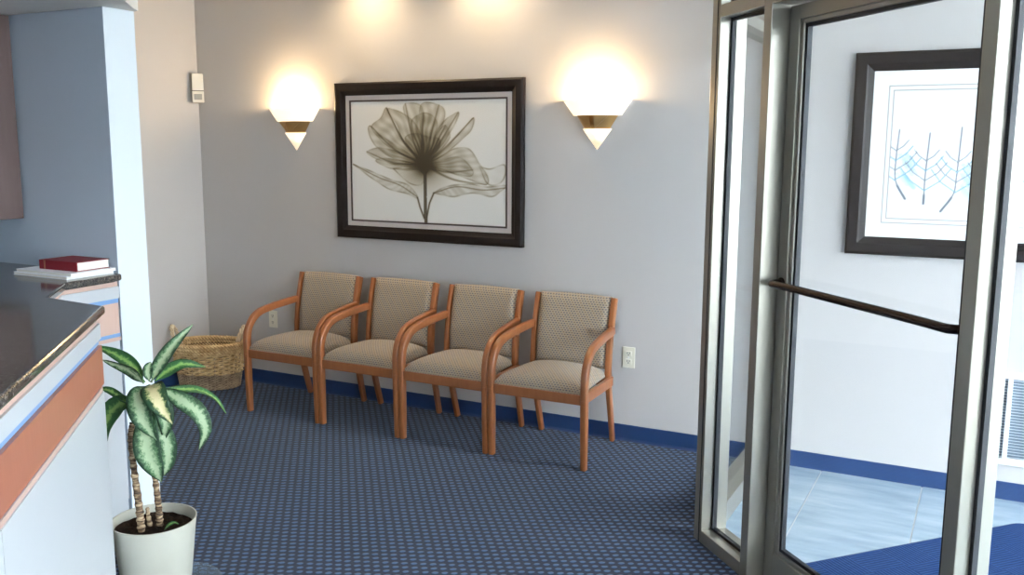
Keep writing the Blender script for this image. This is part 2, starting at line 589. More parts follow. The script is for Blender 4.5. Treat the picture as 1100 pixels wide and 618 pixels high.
# ------------------------------------------------------------------ entry floor: grout bed with separate tiles
ps = p0 + Dv * 3.0
entry = struct(prism('floor_entry', [(-0.98, YW), (-0.98, 3.60), (p0.x + .05, p0.y + .02), (XF, p0.y - (XF - p0.x) * abs(Dv.y) / Dv.x + .06), (XF, YW)], 0.0, 0.004, M['grout']),
               'blue grey stone tiles of the glazed entry', 'tile floor')
def clip_poly(poly, a, n):
    out = []
    for i, p in enumerate(poly):
        q = poly[(i + 1) % len(poly)]
        dp = (p[0] - a[0]) * n[0] + (p[1] - a[1]) * n[1]
        dq = (q[0] - a[0]) * n[0] + (q[1] - a[1]) * n[1]
        if dp >= 0:
            out.append(p)
        if (dp >= 0) != (dq >= 0):
            t = dp / (dp - dq)
            out.append((p[0] + (q[0] - p[0]) * t, p[1] + (q[1] - p[1]) * t))
    return out
inner = (p0 + Ov * 0.10)
TX, TY, G = 0.46, 1.12, 0.006
ix = 0
for i in range(-1, 7):
    for j in range(0, 5):
        x0, y1 = -0.66 + i * TX, YW - j * TY
        poly = [(x0 + G / 2, y1 - TY + G / 2), (x0 + TX - G / 2, y1 - TY + G / 2), (x0 + TX - G / 2, y1 - G / 2), (x0 + G / 2, y1 - G / 2)]
        poly = clip_poly(poly, (inner.x, inner.y), (Ov.x, Ov.y))
        if len(poly) > 2: poly = clip_poly(poly, (-0.955, 0), (1, 0))
        if len(poly) > 2: poly = clip_poly(poly, (XF - .01, 0), (-1, 0))
        if len(poly) > 2:
            ar = abs(sum(poly[k][0] * poly[(k + 1) % len(poly)][1] - poly[(k + 1) % len(poly)][0] * poly[k][1] for k in range(len(poly)))) / 2
            if ar > 0.004:
                prism('tile', poly, 0.003, 0.0075, M['tile'], entry)

# ------------------------------------------------------------------ glazed partition, in a frame: x along the glass towards the camera, y into the entry
FD = 0.115
TRZ0, TRZ1 = 2.085, 2.131
def frame_empty(name, label, cat):
    e = empty(name, p0, DA)
    return struct(e, label, cat)

def post(name, x0, x1, z0, z1, par, y0=0.0, y1=FD):
    return box(name, (x0, y0, z0), (x1, y1, z1), M['alu'], par, 0.003)

def pane(par, x0, x1, z0, z1, y=0.055):
    g = box('pane', (x0, y - .003, z0), (x1, y + .003, z1), M['glass'], par)
    gb = bmesh.new()
    w = 0.012
    for lo, hi in (((x0, z0), (x0 + w, z1)), ((x1 - w, z0), (x1, z1)), ((x0 + w, z0), (x1 - w, z0 + w)), ((x0 + w, z1 - w), (x1 - w, z1))):
        bm_box(gb, (lo[0], y - .009, lo[1]), (hi[0], y + .009, hi[1]))
    from_bm('gasket', gb, M['gasket'], par)
    return g

# narrow sidelight between corner post and door
sl = frame_empty('window_1', 'narrow fixed glass sidelight beside the chairs wall', 'sidelight')
post('corner_post', 0.0, 0.060, 0, CZ, sl)
box('post_groove', (0.040, -0.002, 0), (0.045, 0.001, CZ), M['gasket'], sl)
post('post', 0.360, 0.408, 0, CZ, sl)
post('bottom_rail', 0.060, 0.360, 0, 0.052, sl)
post('transom_rail', 0.060, 0.360, TRZ0, TRZ1, sl)
post('head_rail', 0.060, 0.360, CZ - .05, CZ, sl)
pane(sl, 0.060, 0.360, 0.052, TRZ0)
pane(sl, 0.060, 0.360, TRZ1, CZ - .05)

# return panel square to the back wall
rp = struct(empty('window_2', (p0.x + .0, p0.y + .06, 0), 0), 'glass return panel between corner post and back wall', 'sidelight')
L2 = YW - (p0.y + .06)
def rbox(nm, x0, x1, y0, y1, z0, z1):
    return box(nm, (x0, y0, z0), (x1, y1, z1), M['alu'], rp, 0.003)
rbox('post', -0.02, 0.085, 0.075, 0.125, 0, CZ)
rbox('wall_post', -0.02, 0.085, L2 - .045, L2, 0, CZ)
rbox('bottom_rail', -0.02, 0.085, 0.125, L2 - .045, 0, 0.10)
rbox('transom_rail', -0.02, 0.085, 0.125, L2 - .045, TRZ0, TRZ1)
rbox('head_rail', -0.02, 0.085, 0.125, L2 - .045, CZ - .05, CZ)
box('pane', (0.029, 0.125, 0.10), (0.035, L2 - .045, TRZ0), M['glass'], rp)
box('pane', (0.029, 0.125, TRZ1), (0.035, L2 - .045, CZ - .05), M['glass'], rp)

# door frame: strike post and transom with sidelight on the near side
sn = frame_empty('window_3', 'near glass sidelight at the right edge', 'sidelight')
post('post', 1.352, 1.400, 0, CZ, sn)
post('bottom_rail', 1.400, 2.36, 0, 0.052, sn)
post('transom_rail', 1.400, 2.36, TRZ0, TRZ1, sn)
post('head_rail', 1.400, 2.36, CZ - .05, CZ, sn)
post('post', 2.36, 2.408, 0, CZ, sn)
pane(sn, 1.400, 2.36, 0.052, TRZ0)
pane(sn, 1.400, 2.36, TRZ1, CZ - .05)
sn2 = frame_empty('window_4', 'glass panel running from the sidelight to the facade', 'sidelight')
xe = (XF - p0.x) / Dv.x - 0.06
post('post', xe - .05, xe, 0, CZ, sn2)
post('bottom_rail', 2.408, xe - .05, 0, 0.052, sn2)
post('transom_rail', 2.408, xe - .05, TRZ0, TRZ1, sn2)
post('head_rail', 2.408, xe - .05, CZ - .05, CZ, sn2)
pane(sn2, 2.408, xe - .05, 0.052, TRZ0)
pane(sn2, 2.408, xe - .05, TRZ1, CZ - .05)
tr = frame_empty('window_5', 'glass transom above the door', 'transom')
post('transom_rail', 0.408, 1.352, TRZ0, TRZ1, tr)
post('head_rail', 0.408, 1.352, CZ - .05, CZ, tr)
pane(tr, 0.408, 1.352, TRZ1, CZ - .05)

dr = frame_empty('door_1', 'glass entry door with dark horizontal push bar', 'door')
def dpost(nm, x0, x1, z0, z1):
    return box(nm, (x0, 0.070, z0), (x1, 0.114, z1), M['alu'], dr, 0.003)
dpost('stile', 0.413, 0.468, 0.012, 2.078)
dpost('stile', 1.292, 1.347, 0.012, 2.078)
dpost('bottom_rail', 0.468, 1.292, 0.012, 0.125)
dpost('top_rail', 0.468, 1.292, 2.030, 2.078)
for nm, lo, hi in (('glazing_stop', (0.468, 0.076, 0.125), (0.488, 0.108, 2.030)), ('glazing_stop', (1.272, 0.076, 0.125), (1.292, 0.108, 2.030)),
                   ('glazing_stop', (0.488, 0.076, 0.125), (1.272, 0.108, 0.142)), ('glazing_stop', (0.488, 0.076, 2.014), (1.272, 0.108, 2.030))):
    box(nm, lo, hi, M['alu'], dr, 0.004)
pane(dr, 0.488, 1.272, 0.142, 2.014, 0.092)
# push bar with turned-in ends
path = [(0.440, 0.072, 1.128), (0.440, 0.045, 1.128), (0.447, 0.030, 1.128), (0.465, 0.022, 1.128), (0.60, 0.020, 1.130), (0.88, 0.020, 1.130), (1.16, 0.020, 1.130), (1.27, 0.022, 1.128), (1.295, 0.030, 1.128), (1.310, 0.050, 1.128), (1.312, 0.072, 1.128)]
pb = tube('push_bar', catmull(path, 60), 0.0135, M['bronze'], dr, 14)
for xx in (0.440, 1.312):
    o = lathe('mounting_rose', [(0.0, 0.0), (0.019, 0.0), (0.019, 0.006), (0.0, 0.008)], M['bronze'], pb, 20)
    o.matrix_local = Matrix.Translation((xx, 0.071, 1.128)) @ Matrix.Rotation(math.radians(90), 4, 'X')

# ------------------------------------------------------------------ glazed facade to the street (outside the picture, invented to let daylight into the room)
struct(prism('ground', [(XF + .28, -14), (30, -14), (30, 16), (XF + .28, 16)], -0.16, -0.05, M['ground']), 'pale pavement outside the facade', 'pavement')
ys = [-0.75, 0.36, 1.7, 3.15, YW]
struct(box('wall_right', (XF, YR - .12, 0), (XF + .12, ys[0], CZ), M['wall']), 'unseen solid wall added to narrow the daylight', 'wall')  # unseen wall in place of glazing, keeps daylight off the back wall
for i in range(len(ys) - 1):
    w = struct(empty('window_%d' % (6 + i), (XF, ys[i], 0)), 'unseen facade window added for daylight', 'window')
    w['group'] = 'facade windows'
    h_ = ys[i + 1] - ys[i]
    for nm, lo, hi in (('post', (0, 0, 0), (.115, .05, CZ)), ('bottom_rail', (0, .05, 0), (.115, h_, .10)), ('transom_rail', (0, .05, TRZ0), (.115, h_, TRZ1)), ('head_rail', (0, .05, CZ - .08), (.115, h_, CZ))):
        box(nm, lo, hi, M['alu'], w)
    box('pane', (.055, .05, .10), (.061, h_, TRZ0), M['glass'], w)
    box('pane', (.055, .05, TRZ1), (.061, h_, CZ - .08), M['glass'], w)

# ------------------------------------------------------------------ chairs
def uv_mesh(name, bm, mat, parent, fn, smooth=True):
    bmesh.ops.recalc_face_normals(bm, faces=bm.faces[:])
    uvl = bm.loops.layers.uv.new('UVMap')
    for f in bm.faces:
        for l in f.loops:
            l[uvl].uv = fn(l.vert.co)
    me = bpy.data.meshes.new(name)
    bm.to_mesh(me)
    bm.free()
    return link(name, me, mat, parent, smooth)

def cushion_bm(fn_top, fn_bot, nu=24, nv=20):
    bm = bmesh.new()
    T = [[bm.verts.new(fn_top(i / nu, j / nv)) for j in range(nv + 1)] for i in range(nu + 1)]
    B = [[bm.verts.new(fn_bot(i / nu, j / nv)) for j in range(nv + 1)] for i in range(nu + 1)]
    for i in range(nu):
        for j in range(nv):
            bm.faces.new((T[i][j], T[i + 1][j], T[i + 1][j + 1], T[i][j + 1]))
            bm.faces.new((B[i][j], B[i][j + 1], B[i + 1][j + 1], B[i + 1][j]))
    ring = [(i, 0) for i in range(nu)] + [(nu, j) for j in range(nv)] + [(i, nv) for i in range(nu, 0, -1)] + [(0, j) for j in range(nv, 0, -1)]
    for k in range(len(ring)):
        a, b = ring[k], ring[(k + 1) % len(ring)]
        bm.faces.new((T[a[0]][a[1]], B[a[0]][a[1]], B[b[0]][b[1]], T[b[0]][b[1]]))
    return bm

def make_chair():
    t = empty('waiting_room_chair')
    HW = 0.2795
    LW = 0.017
    sec = rrect(LW, 0.021, 0.008)
    for s in (-1, 1):
        xf = s * (HW - LW)
        bm = bmesh.new()
        pth = [Vector((xf, 0.021 + 0.006 * (0.36 - z) / 0.36, z)) for z in (0.0, 0.12, 0.24, 0.36)]
        bm_sweep(bm, pth, sec, Vector((1, 0, 0)), scale=[0.84, 0.92, 0.98, 1.0])
        from_bm('front_leg', bm, M['oak'], t, True)
        # bent armrest: continues the leg, curves back to the post
        pts = [(0.021, 0.36), (0.021, 0.44)]
        R = 0.185
        for k in range(1, 11):
            a = math.radians(8.4 * k)
            pts.append((0.021 + R * (1 - math.cos(a)), 0.44 + R * math.sin(a)))
        pts += [(0.26, 0.634), (0.34, 0.641), (0.442, 0.649)]
        path = []
        for y, z in pts:
            k = max(0.0, min(1.0, (y - 0.021) / 0.421))
            path.append(Vector((s * (HW - LW - 0.026 * k), y, z - 0.014 * min(1, k * 3))))
        bm = bmesh.new()
        bm_sweep(bm, path, sec, Vector((1, 0, 0)))
        from_bm('armrest', bm, M['oak'], t, True)
        # rear post, splayed at the foot, reclined above
        pp = catmull([(s * 0.216, 0.535, 0.0), (s * 0.220, 0.487, 0.17), (s * 0.222, 0.446, 0.33), (s * 0.223, 0.434, 0.42), (s * 0.2235, 0.446, 0.56), (s * 0.224, 0.473, 0.69), (s * 0.224, 0.503, 0.80)], 26)
        bm = bmesh.new()
        bm_sweep(bm, pp, rrect(0.0135, 0.022, 0.005, 2), Vector((1, 0, 0)), scale=[0.8 + 0.2 * min(1, i / 10) for i in range(26)])
        from_bm('rear_leg', bm, M['oak'], t, True)
        # side rail
        bm = bmesh.new()
        bm_sweep(bm, [Vector((s * 0.255, 0.04, 0.362)), Vector((s * 0.238, 0.44, 0.362))], rrect(0.011, 0.026, 0.004, 2), Vector((1, 0, 0)))
        from_bm('side_rail', bm, M['oak'], t)
    box('front_rail', (-0.247, 0.010, 0.334), (0.247, 0.034, 0.386), M['oak'], t, 0.004)
    box('rear_rail', (-0.212, 0.420, 0.336), (0.212, 0.442, 0.386), M['oak'], t, 0.004)
    # seat cushion
    def outline(u, v):
        U, V = u * 2 - 1, v * 2 - 1
        hw = 0.243 - 0.030 * (V + 1) / 2
        return U * hw, 0.226 + V * 0.208, U, V
    def top(u, v):
        x, y, U, V = outline(u, v)
        e = (1 - abs(U) ** 7) ** (1 / 2.2) * (1 - abs(V) ** 6) ** (1 / 2.2)
        crown = 0.024 * (1 - U * U) * (1 - 0.6 * V * V)
        y -= 0.006 * e if V < -0.8 else 0
        return (x, y, 0.392 + 0.052 * e + crown * e + 0.006 * (1 - V) * 0.5)
    def bot(u, v):
        x, y, U, V = outline(u, v)
        return (x * 0.985, 0.226 + V * 0.205, 0.384)
    uv_mesh('seat_cushion', cushion_bm(top, bot, 28, 24), M['fabric'], t, lambda c: (c.x, c.y + c.z * 0.8))
    # back cushion
    def spine(z):
        pts = [(0.42, 0.434), (0.56, 0.446), (0.69, 0.473), (0.80, 0.503), (0.84, 0.515)]
        for (za, ya), (zb, yb) in zip(pts, pts[1:]):
            if z <= zb:
                return ya + (yb - ya) * (z - za) / (zb - za)
        return pts[-1][1]
    def bf(u, v):
        U, V = u * 2 - 1, v * 2 - 1
        z = 0.425 + (V + 1) / 2 * 0.38
        x = U * 0.2095
        e = (1 - abs(U) ** 8) ** 0.5 * (1 - abs(V) ** 10) ** 0.5
        z += 0.006 * (1 - U * U) * max(V, 0)
        return (x, spine(z) - 0.004 - 0.030 * e + 0.012 * (1 - U * U), z)
    def bb(u, v):
        U, V = u * 2 - 1, v * 2 - 1
        z = 0.425 + (V + 1) / 2 * 0.38
        return (U * 0.2085, spine(z) + 0.012, z)
    uv_mesh('back_cushion', cushion_bm(bf, bb, 24, 24), M['fabric'], t, lambda c: (c.x, c.z))
    return t

CH_Y = 4.054
PITCHX = 0.5606
ch0 = make_chair()
chair_labels = ['wooden armchair with beige woven seat nearest the wicker basket',
                'wooden armchair with beige woven seat, second from the wicker basket',
                'wooden armchair with beige woven seat, second from the glass partition',
                'wooden armchair with beige woven seat nearest the wall outlet and glass partition']
for i in range(4):
    c = ch0 if i == 0 else copy_tree(ch0)
    c.location = (-3.943 + PITCHX * (i + 0.5), CH_Y, 0)
    tag(c, chair_labels[i], 'chair', 'row of waiting room chairs')

# ------------------------------------------------------------------ framed pictures
def poly_inside(px, py, poly):
    ins = np.zeros(px.shape, bool)
    n = len(poly)
    for i in range(n):
        x1, y1 = poly[i]; x2, y2 = poly[(i + 1) % n]
        c = ((y1 > py) != (y2 > py)) & (px < (x2 - x1) * (py - y1) / ((y2 - y1) + 1e-12) + x1)
        ins ^= c
    return ins

def line_dist(px, py, pts):
    best = np.full(px.shape, 1e9)
    tt = np.zeros(px.shape)
    L = len(pts) - 1
    for i in range(L):
        x1, y1 = pts[i]; x2, y2 = pts[i + 1]
        dx, dy = x2 - x1, y2 - y1
        t = np.clip(((px - x1) * dx + (py - y1) * dy) / (dx * dx + dy * dy + 1e-9), 0, 1)
        d = np.hypot(px - x1 - t * dx, py - y1 - t * dy)
        m = d < best
        best = np.where(m, d, best)
        tt = np.where(m, (i + t) / L, tt)
    return best, tt

def smooth2(pts, n=40, closed=False):
    p = [Vector((a, b, 0)) for a, b in pts]
    if closed:
        p = p + [p[0]]
    return [(v.x, v.y) for v in catmull(p, n)]

def flower_ink(nx, ny):
    # drawing units: x 0..490, y 0..395 (down)
    X, Y = np.meshgrid(np.linspace(0, 490, nx), np.linspace(395, 0, ny))
    dens = np.zeros(X.shape)
    ox, oy = 90, 110
    base = (330 - ox, 318 - oy)
    petals = [
        ([(325,314),(270,272),(200,228),(155,190),(150,215),(178,262),(240,300)], .22),
        ([(325,312),(262,240),(225,170),(210,132),(192,162),(160,198),(220,262)], .26),
        ([(326,306),(265,240),(245,190),(212,136),(255,146),(300,180),(330,250)], .26),
        ([(328,302),(300,230),(268,150),(272,120),(318,124),(332,160),(336,240)], .20),
        ([(331,302),(318,200),(322,122),(378,126),(396,150),(385,200),(350,270)], .24),
        ([(330,306),(310,250),(290,180),(330,150),(372,175),(362,240),(342,300)], .24),
        ([(335,302),(360,230),(395,175),(437,150),(430,180),(405,225),(365,280)], .24),
        ([(336,306),(350,262),(372,215),(398,190),(412,228),(385,265),(350,300)], .22),
        ([(338,308),(385,275),(440,215),(482,168),(476,205),(440,242),(380,292)], .22),
        ([(340,314),(385,285),(430,262),(470,265),(498,305),(525,350),(520,375),(470,360),(400,335)], .20),
        ([(338,316),(390,300),(440,290),(480,330),(470,350),(410,338)], .16),
        ([(320,312),(260,280),(190,262),(142,275),(168,296),(240,318),(300,324)], .22),
        ([(320,316),(270,306),(200,296),(172,306),(215,328),(270,334),(312,330)], .20),
        ([(330,320),(290,270),(270,230),(300,215),(340,225),(380,235),(370,275)], .30),
        ([(95,318),(150,338),(220,366),(280,384),(308,424),(270,410),(215,398),(150,358)], .14),
        ([(360,406),(400,384),(470,374),(520,382),(577,376),(562,396),(535,412),(480,402),(420,416)], .16),
        ([(500,318),(532,326),(572,312),(577,340),(560,370),(525,372)], .04),
        ([(230,330),(300,330),(330,345),(320,380),(280,375)], .05),
    ]
    R = np.hypot(X - base[0], Y - base[1])
    ang = np.arctan2(Y - base[1], X - base[0])
    streak = 0.5 + 0.5 * np.sin(ang * 46 + np.sin(R / 14.0) * 1.2)
    rng = np.random.RandomState(3)
    for k, (pl, d) in enumerate(petals):
        q = smooth2([(a - ox, b - oy) for a, b in pl], 48, True)
        ins = poly_inside(X, Y, q)
        dist, _ = line_dist(X, Y, q)
        sh = 0.55 + 0.45 * streak + 0.25 * np.sin((X * math.cos(k) + Y * math.sin(k)) / 7.0)
        dens += ins * d * sh
        dens += (0.30 if k < 14 else 0.42) * np.exp(-(dist / 2.0) ** 2) * (0.6 + 0.4 * np.sin(X / 9 + k))
        if k < 12:
            tip = max(pl, key=lambda a: math.hypot(a[0] - 330, a[1] - 318))
            mid = ((tip[0] + 330) / 2 - 6, (tip[1] + 318) / 2 + 14)
            vd, vt = line_dist(X, Y, smooth2([(330 - ox, 316 - oy), (mid[0] - ox, mid[1] - oy), (tip[0] - ox, tip[1] - oy)], 16))
            dens += 0.75 * (1 - 0.5 * vt) * np.exp(-(vd / (4.2 - 2.4 * vt)) ** 2)
    dens += 1.5 * np.exp(-(R / 26.0) ** 2) + 0.5 * np.exp(-(R / 62.0) ** 2)
    cup = poly_inside(X, Y, [(a - ox, b - oy) for a, b in ((308, 318), (352, 318), (342, 340), (335, 348), (328, 348), (318, 338))])
    dens += cup * 0.9
    sd, st = line_dist(X, Y, [(333 - ox, 335 - oy), (332 - ox, 420 - oy), (334 - ox, 505 - oy)])
    dens += 1.25 * (sd < 5.2) * (0.7 + 0.3 * (sd / 5.2))
    for pts in ([(308, 424), (316, 455), (329, 490)], [(360, 406), (346, 440), (337, 485)]):
        ld, _ = line_dist(X, Y, [(a - ox, b - oy) for a, b in pts])
        dens += 1.2 * np.exp(-(ld / 2.2) ** 2)
    for pts in ([(95, 318), (180, 360), (250, 384), (306, 420)], [(575, 384), (510, 392), (430, 384), (362, 406)]):
        ld, _ = line_dist(X, Y, smooth2([(a - ox, b - oy) for a, b in pts], 20))
        dens += 0.5 * np.exp(-(ld / 1.8) ** 2)
    dens = np.clip(dens, 0, 2.6)
    paper = np.array(srgb(240, 238, 233)[:3])
    dens = np.clip(dens * 2.1, 0, 3.1)
    col = paper[None, None] * np.exp(-dens[..., None] * np.array([0.90, 1.02, 1.34]))
    return col

def trees_ink(nx, ny, w, h):
    # metres from the lower-left corner of the opening
    X, Y = np.meshgrid(np.linspace(0, w, nx), np.linspace(0, h, ny))
    col = np.ones(X.shape + (3,)) * np.array(srgb(248, 247, 244)[:3])
    inside = np.ones(X.shape)
    def ink(pts, r, c, a=1.0):
        nonlocal col
        d, t = line_dist(X, Y, pts)
        k = (a * np.clip(1.35 - d / r, 0, 1) * inside)[..., None]
        col = col * (1 - k) + np.array(srgb(*c)[:3]) * k
    # double ruled border
    for off in (0.072, 0.092):
        ink([(off, off), (w - off, off), (w - off, h - off), (off, h - off), (off, off)], 0.0028, (120, 116, 112), 0.8)
    inside = ((X > 0.094) & (X < w - 0.094) & (Y > 0.094) & (Y < h - 0.094)).astype(float)
    rng = random.Random(5)
    nt_ = 8
    for k in range(nt_):
        bx = 0.118 + (w - 0.236) * k / (nt_ - 1)
        by = 0.165 + (0.045 if k % 2 == 0 else 0.0) - (0.05 if k % 3 == 2 else 0)
        ht = 0.29 + 0.03 * ((k * 7) % 3)
        lean = 0.05 if k % 3 == 0 else (-0.055 if k % 3 == 2 else 0.0)
        # coloured wash between branches
        if k % 2 == 0:
            for q in range(14):
                a = rng.uniform(0.03, 0.13); yy = by + rng.uniform(0.06, 0.19)
                ink([(bx + a * 0.4, yy), (bx + a * 0.4 + 0.04, yy - 0.05)], 0.009, (150, 205, 226), 0.30)
        trunk = smooth2([(bx + lean, by - abs(lean) * 0.5), (bx + lean * 0.15, by + 0.05), (bx, by + 0.13), (bx + 0.008, by + ht)], 16)
        ink(trunk[:5], 0.0062, (92, 104, 118), 0.9)
        ink(trunk, 0.0036, (92, 104, 118), 0.9)
        for q in range(4):
            yb = by + 0.06 + 0.045 * q
            ln = 0.105 - 0.018 * q
            for s in (-1, 1):
                ink([(bx, yb), (bx + s * ln * 0.6, yb + ln * 0.42), (bx + s * ln, yb + ln * 0.95)], 0.0034, (128, 140, 152) if q % 2 else (120, 170, 192), 0.8)
    return col

def print_grid(name, col, w, h, parent, loc):
    ny, nx = col.shape[:2]
    xs = np.linspace(0, w, nx); zs = np.linspace(0, h, ny)
    co = np.zeros((ny, nx, 3)); co[..., 0] = xs[None]; co[..., 2] = zs[:, None]
    idx = np.arange(nx * ny).reshape(ny, nx)
    q = np.stack([idx[:-1, :-1], idx[:-1, 1:], idx[1:, 1:], idx[1:, :-1]], -1).reshape(-1, 4)
    me = bpy.data.meshes.new(name)
    me.from_pydata(co.reshape(-1, 3).tolist(), [], q.tolist())
    at = me.color_attributes.new('ink', 'FLOAT_COLOR', 'POINT')
    rgba = np.ones((nx * ny, 4), np.float32); rgba[:, :3] = col.reshape(-1, 3)
    at.data.foreach_set('color', rgba.ravel())
    o = link(name, me, M['print'], parent)
    o.location = loc
    return o

def mitre_rail(name, a, b, width, inward, depth, mat, parent, prof=None):
    """one mitred frame rail in the x-z plane, front facing -y; a->b outer edge"""
    a, b = Vector(a), Vector(b)
    d = (b - a).normalized()
    inn = Vector(inward)
    prof = prof or [(0, 0), (0, depth * 0.8), (0.15, depth), (0.62, depth * 0.94), (0.72, depth * 0.78), (0.95, depth * 0.55), (1.0, depth * 0.5), (1.0, 0)]
    bm = bmesh.new()
    ra, rb = [], []
    for u, dep in prof:
        off = inn * (u * width)
        ra.append(bm.verts.new(a + off + d * (u * width) + Vector((0, -dep, 0))))
        rb.append(bm.verts.new(b + off - d * (u * width) + Vector((0, -dep, 0))))
    m = len(prof)
    for j in range(m):
        bm.faces.new((ra[j], ra[(j + 1) % m], rb[(j + 1) % m], rb[j]))
    bm.faces.new(ra); bm.faces.new(rb[::-1])
    return from_bm(name, bm, mat, parent)

def four_rails(name, x0, x1, z0, z1, width, depth, mat, parent, y=0.0, prof=None):
    out = []
    for a, b, inn in (((x0, y, z1), (x1, y, z1), (0, 0, -1)), ((x0, y, z0), (x1, y, z0), (0, 0, 1)), ((x0, y, z0), (x0, y, z1), (1, 0, 0)), ((x1, y, z0), (x1, y, z1), (-1, 0, 0))):
        out.append(mitre_rail(name, a, b, width, inn, depth, mat, parent, prof))
    return out

p1 = tag(empty('framed_picture', (-3.640, YW, 1.036)), 'dark framed translucent flower print between the two lit wall sconces', 'picture')
W1, H1 = 1.304, 0.943
four_rails('frame_rail', 0, W1, 0, H1, 0.076, 0.034, M['dark_frame'], p1)
box('backing_board', (0.03, -0.010, 0.03), (W1 - .03, -0.002, H1 - .03), M['mat_board'], p1)
flat = [(0, 0), (0, .003), (1, .003), (1, 0)]
four_rails('mat_board', 0.070, W1 - .070, 0.070, H1 - .070, 0.036, 0.004, M['mat_board'], p1, -0.0105, [(0, 0), (0, .004), (1, .004), (1, 0)])
four_rails('fillet', 0.104, W1 - .104, 0.104, H1 - .104, 0.010, 0.006, M['fillet'], p1, -0.0105, [(0, 0), (0, .006), (1, .006), (1, 0)])
print_grid('art_print', flower_ink(330, 230), W1 - .224, H1 - .224, p1, (0.112, -0.0115, 0.112))
box('glazing', (0.072, -0.0185, 0.072), (W1 - .072, -0.0170, H1 - .072), M['picture_glass'], p1)

p2 = tag(empty('framed_picture', (-0.612, YW, 1.106)), 'dark framed print of bare trees behind the glass door', 'picture')
W2, H2 = 1.30, 0.930
four_rails('frame_rail', 0, W2, 0, H2, 0.084, 0.036, M['dark_frame'], p2)
box('backing_board', (0.03, -0.010, 0.03), (W2 - .03, -0.002, H2 - .03), M['mat_board'], p2)
print_grid('art_print', trees_ink(420, 270, W2 - .160, H2 - .160), W2 - .160, H2 - .160, p2, (0.080, -0.0115, 0.080))
box('glazing', (0.080, -0.0165, 0.080), (W2 - .080, -0.0150, H2 - .080), M['picture_glass'], p2)

# ------------------------------------------------------------------ wall sconces: half cone of white glass with a brass band
def make_sconce(x, z, label):
    t = tag(empty('wall_sconce', (x, YW, z)), label, 'sconce', 'lit wall sconces')
    A, B, H = 0.196, 0.115, 0.262
    arc = (math.pi, 2 * math.pi)
    def cone(nm, z0, z1, mat, k=1.0, thick=0.006):
        pr = []
        for zz in (z0, z1):
            pr.append((zz / H * k, zz))
        outer = pr
        inner_ = [(max(r - thick / A, 0.002), zz + (0.002 if zz == z0 else 0)) for r, zz in reversed(pr)]
        return lathe(nm, outer + inner_ + [outer[0]], mat, t, 28, True, arc, A, B)
    cone('lower_shade', 0.0, 0.112, M['shade'])
    cone('brass_band', 0.112, 0.182, M['brass'], 0.86)
    cone('upper_shade', 0.182, H, M['shade'])
    lathe('leak_blocker_disc', [(0.0, 0.186), (0.66, 0.186), (0.66, 0.182), (0.0, 0.182)], M['shade'], t, 28, False, arc, A, B)  # added disc, stops light leaking down past the band
    box('wall_plate', (-0.05, -0.012, 0.10), (0.05, -0.001, 0.23), M['brass'], t, 0.003)
    # folded brass ornament on the band
    bm = bmesh.new()
    for s in (-1, 1):
        vsx = [bm.verts.new(p) for p in ((s * 0.012, -0.088, 0.178), (s * 0.085, -0.060, 0.178), (s * 0.012, -0.066, 0.114))]
        vsb = [bm.verts.new(v.co + Vector((0, -0.004, 0))) for v in vsx]
        bm.faces.new(vsx); bm.faces.new(vsb)
        for j in range(3):
            bm.faces.new((vsx[j], vsx[(j + 1) % 3], vsb[(j + 1) % 3], vsb[j]))
    from_bm('band_ornament', bm, M['brass'], t)
    b = lathe('bulb', [(0.0, 0.185), (0.012, 0.188), (0.02, 0.205), (0.022, 0.222), (0.014, 0.238), (0.0, 0.244)], M['bulb'], t, 16)
    b.location = (0, -0.05, 0)
    ld = bpy.data.lights.new('sconce_light', 'POINT')
    ld.energy = SCONCE_W
    ld.color = (1.0, 0.70, 0.36)
    ld.shadow_soft_size = 0.03
    lo = bpy.data.objects.new('sconce_light', ld)
    COL.objects.link(lo)
    lo.parent = t
    lo.location = (0, -0.072, 0.285)
    return t
make_sconce(-3.972, 1.570, 'lit white cone sconce nearest the room corner')
make_sconce(-1.905, 1.585, 'lit white cone sconce nearest the glass partition')

# recessed ceiling downlights above the picture
for k, (x, y) in enumerate(((-3.36, 4.40), (-2.56, 4.44))):
    t = tag(empty('recessed_downlight', (x, y, CZ)), ['round ceiling downlight above the left side of the flower picture', 'round ceiling downlight above the right side of the flower picture'][k], 'downlight', 'ceiling downlights')
    lathe('trim_ring', [(0.055, 0.0), (0.085, 0.0), (0.085, -0.006), (0.055, -0.006), (0.055, 0.0)], M['white_metal'], t, 28)
    lathe('lens', [(0.0, -0.004), (0.055, -0.004), (0.055, -0.001), (0.0, -0.001)], M['bulb'], t, 24)
    ld = bpy.data.lights.new('downlight', 'SPOT')
    ld.energy = DOWNLIGHT_W
    ld.color = (1.0, 0.74, 0.42)
    ld.spot_size = math.radians(125)
    ld.spot_blend = 0.8
    ld.shadow_soft_size = 0.05
    lo = bpy.data.objects.new('downlight', ld)
    COL.objects.link(lo)
    lo.parent = t
    lo.location = (0, 0, -0.012)

t = tag(empty('recessed_downlight', (-2.95, 1.35, SOF)), 'unseen fill light added in the soffit above the reception counter', 'downlight', 'ceiling downlights')  # unseen lamp added to brighten the alcove
lathe('trim_ring', [(0.055, 0.0), (0.085, 0.0), (0.085, -0.006), (0.055, -0.006), (0.055, 0.0)], M['white_metal'], t, 28)
lathe('lens', [(0.0, -0.004), (0.055, -0.004), (0.055, -0.001), (0.0, -0.001)], M['bulb'], t, 24)
ld = bpy.data.lights.new('downlight', 'SPOT')
ld.energy = ALCOVE_FILL_W
ld.color = (0.82, 0.91, 1.0)
ld.spot_size = math.radians(150)
ld.spot_blend = 0.9
ld.shadow_soft_size = 0.05
lo = bpy.data.objects.new('downlight', ld)
COL.objects.link(lo)
lo.parent = t
lo.location = (0, 0, -0.012)

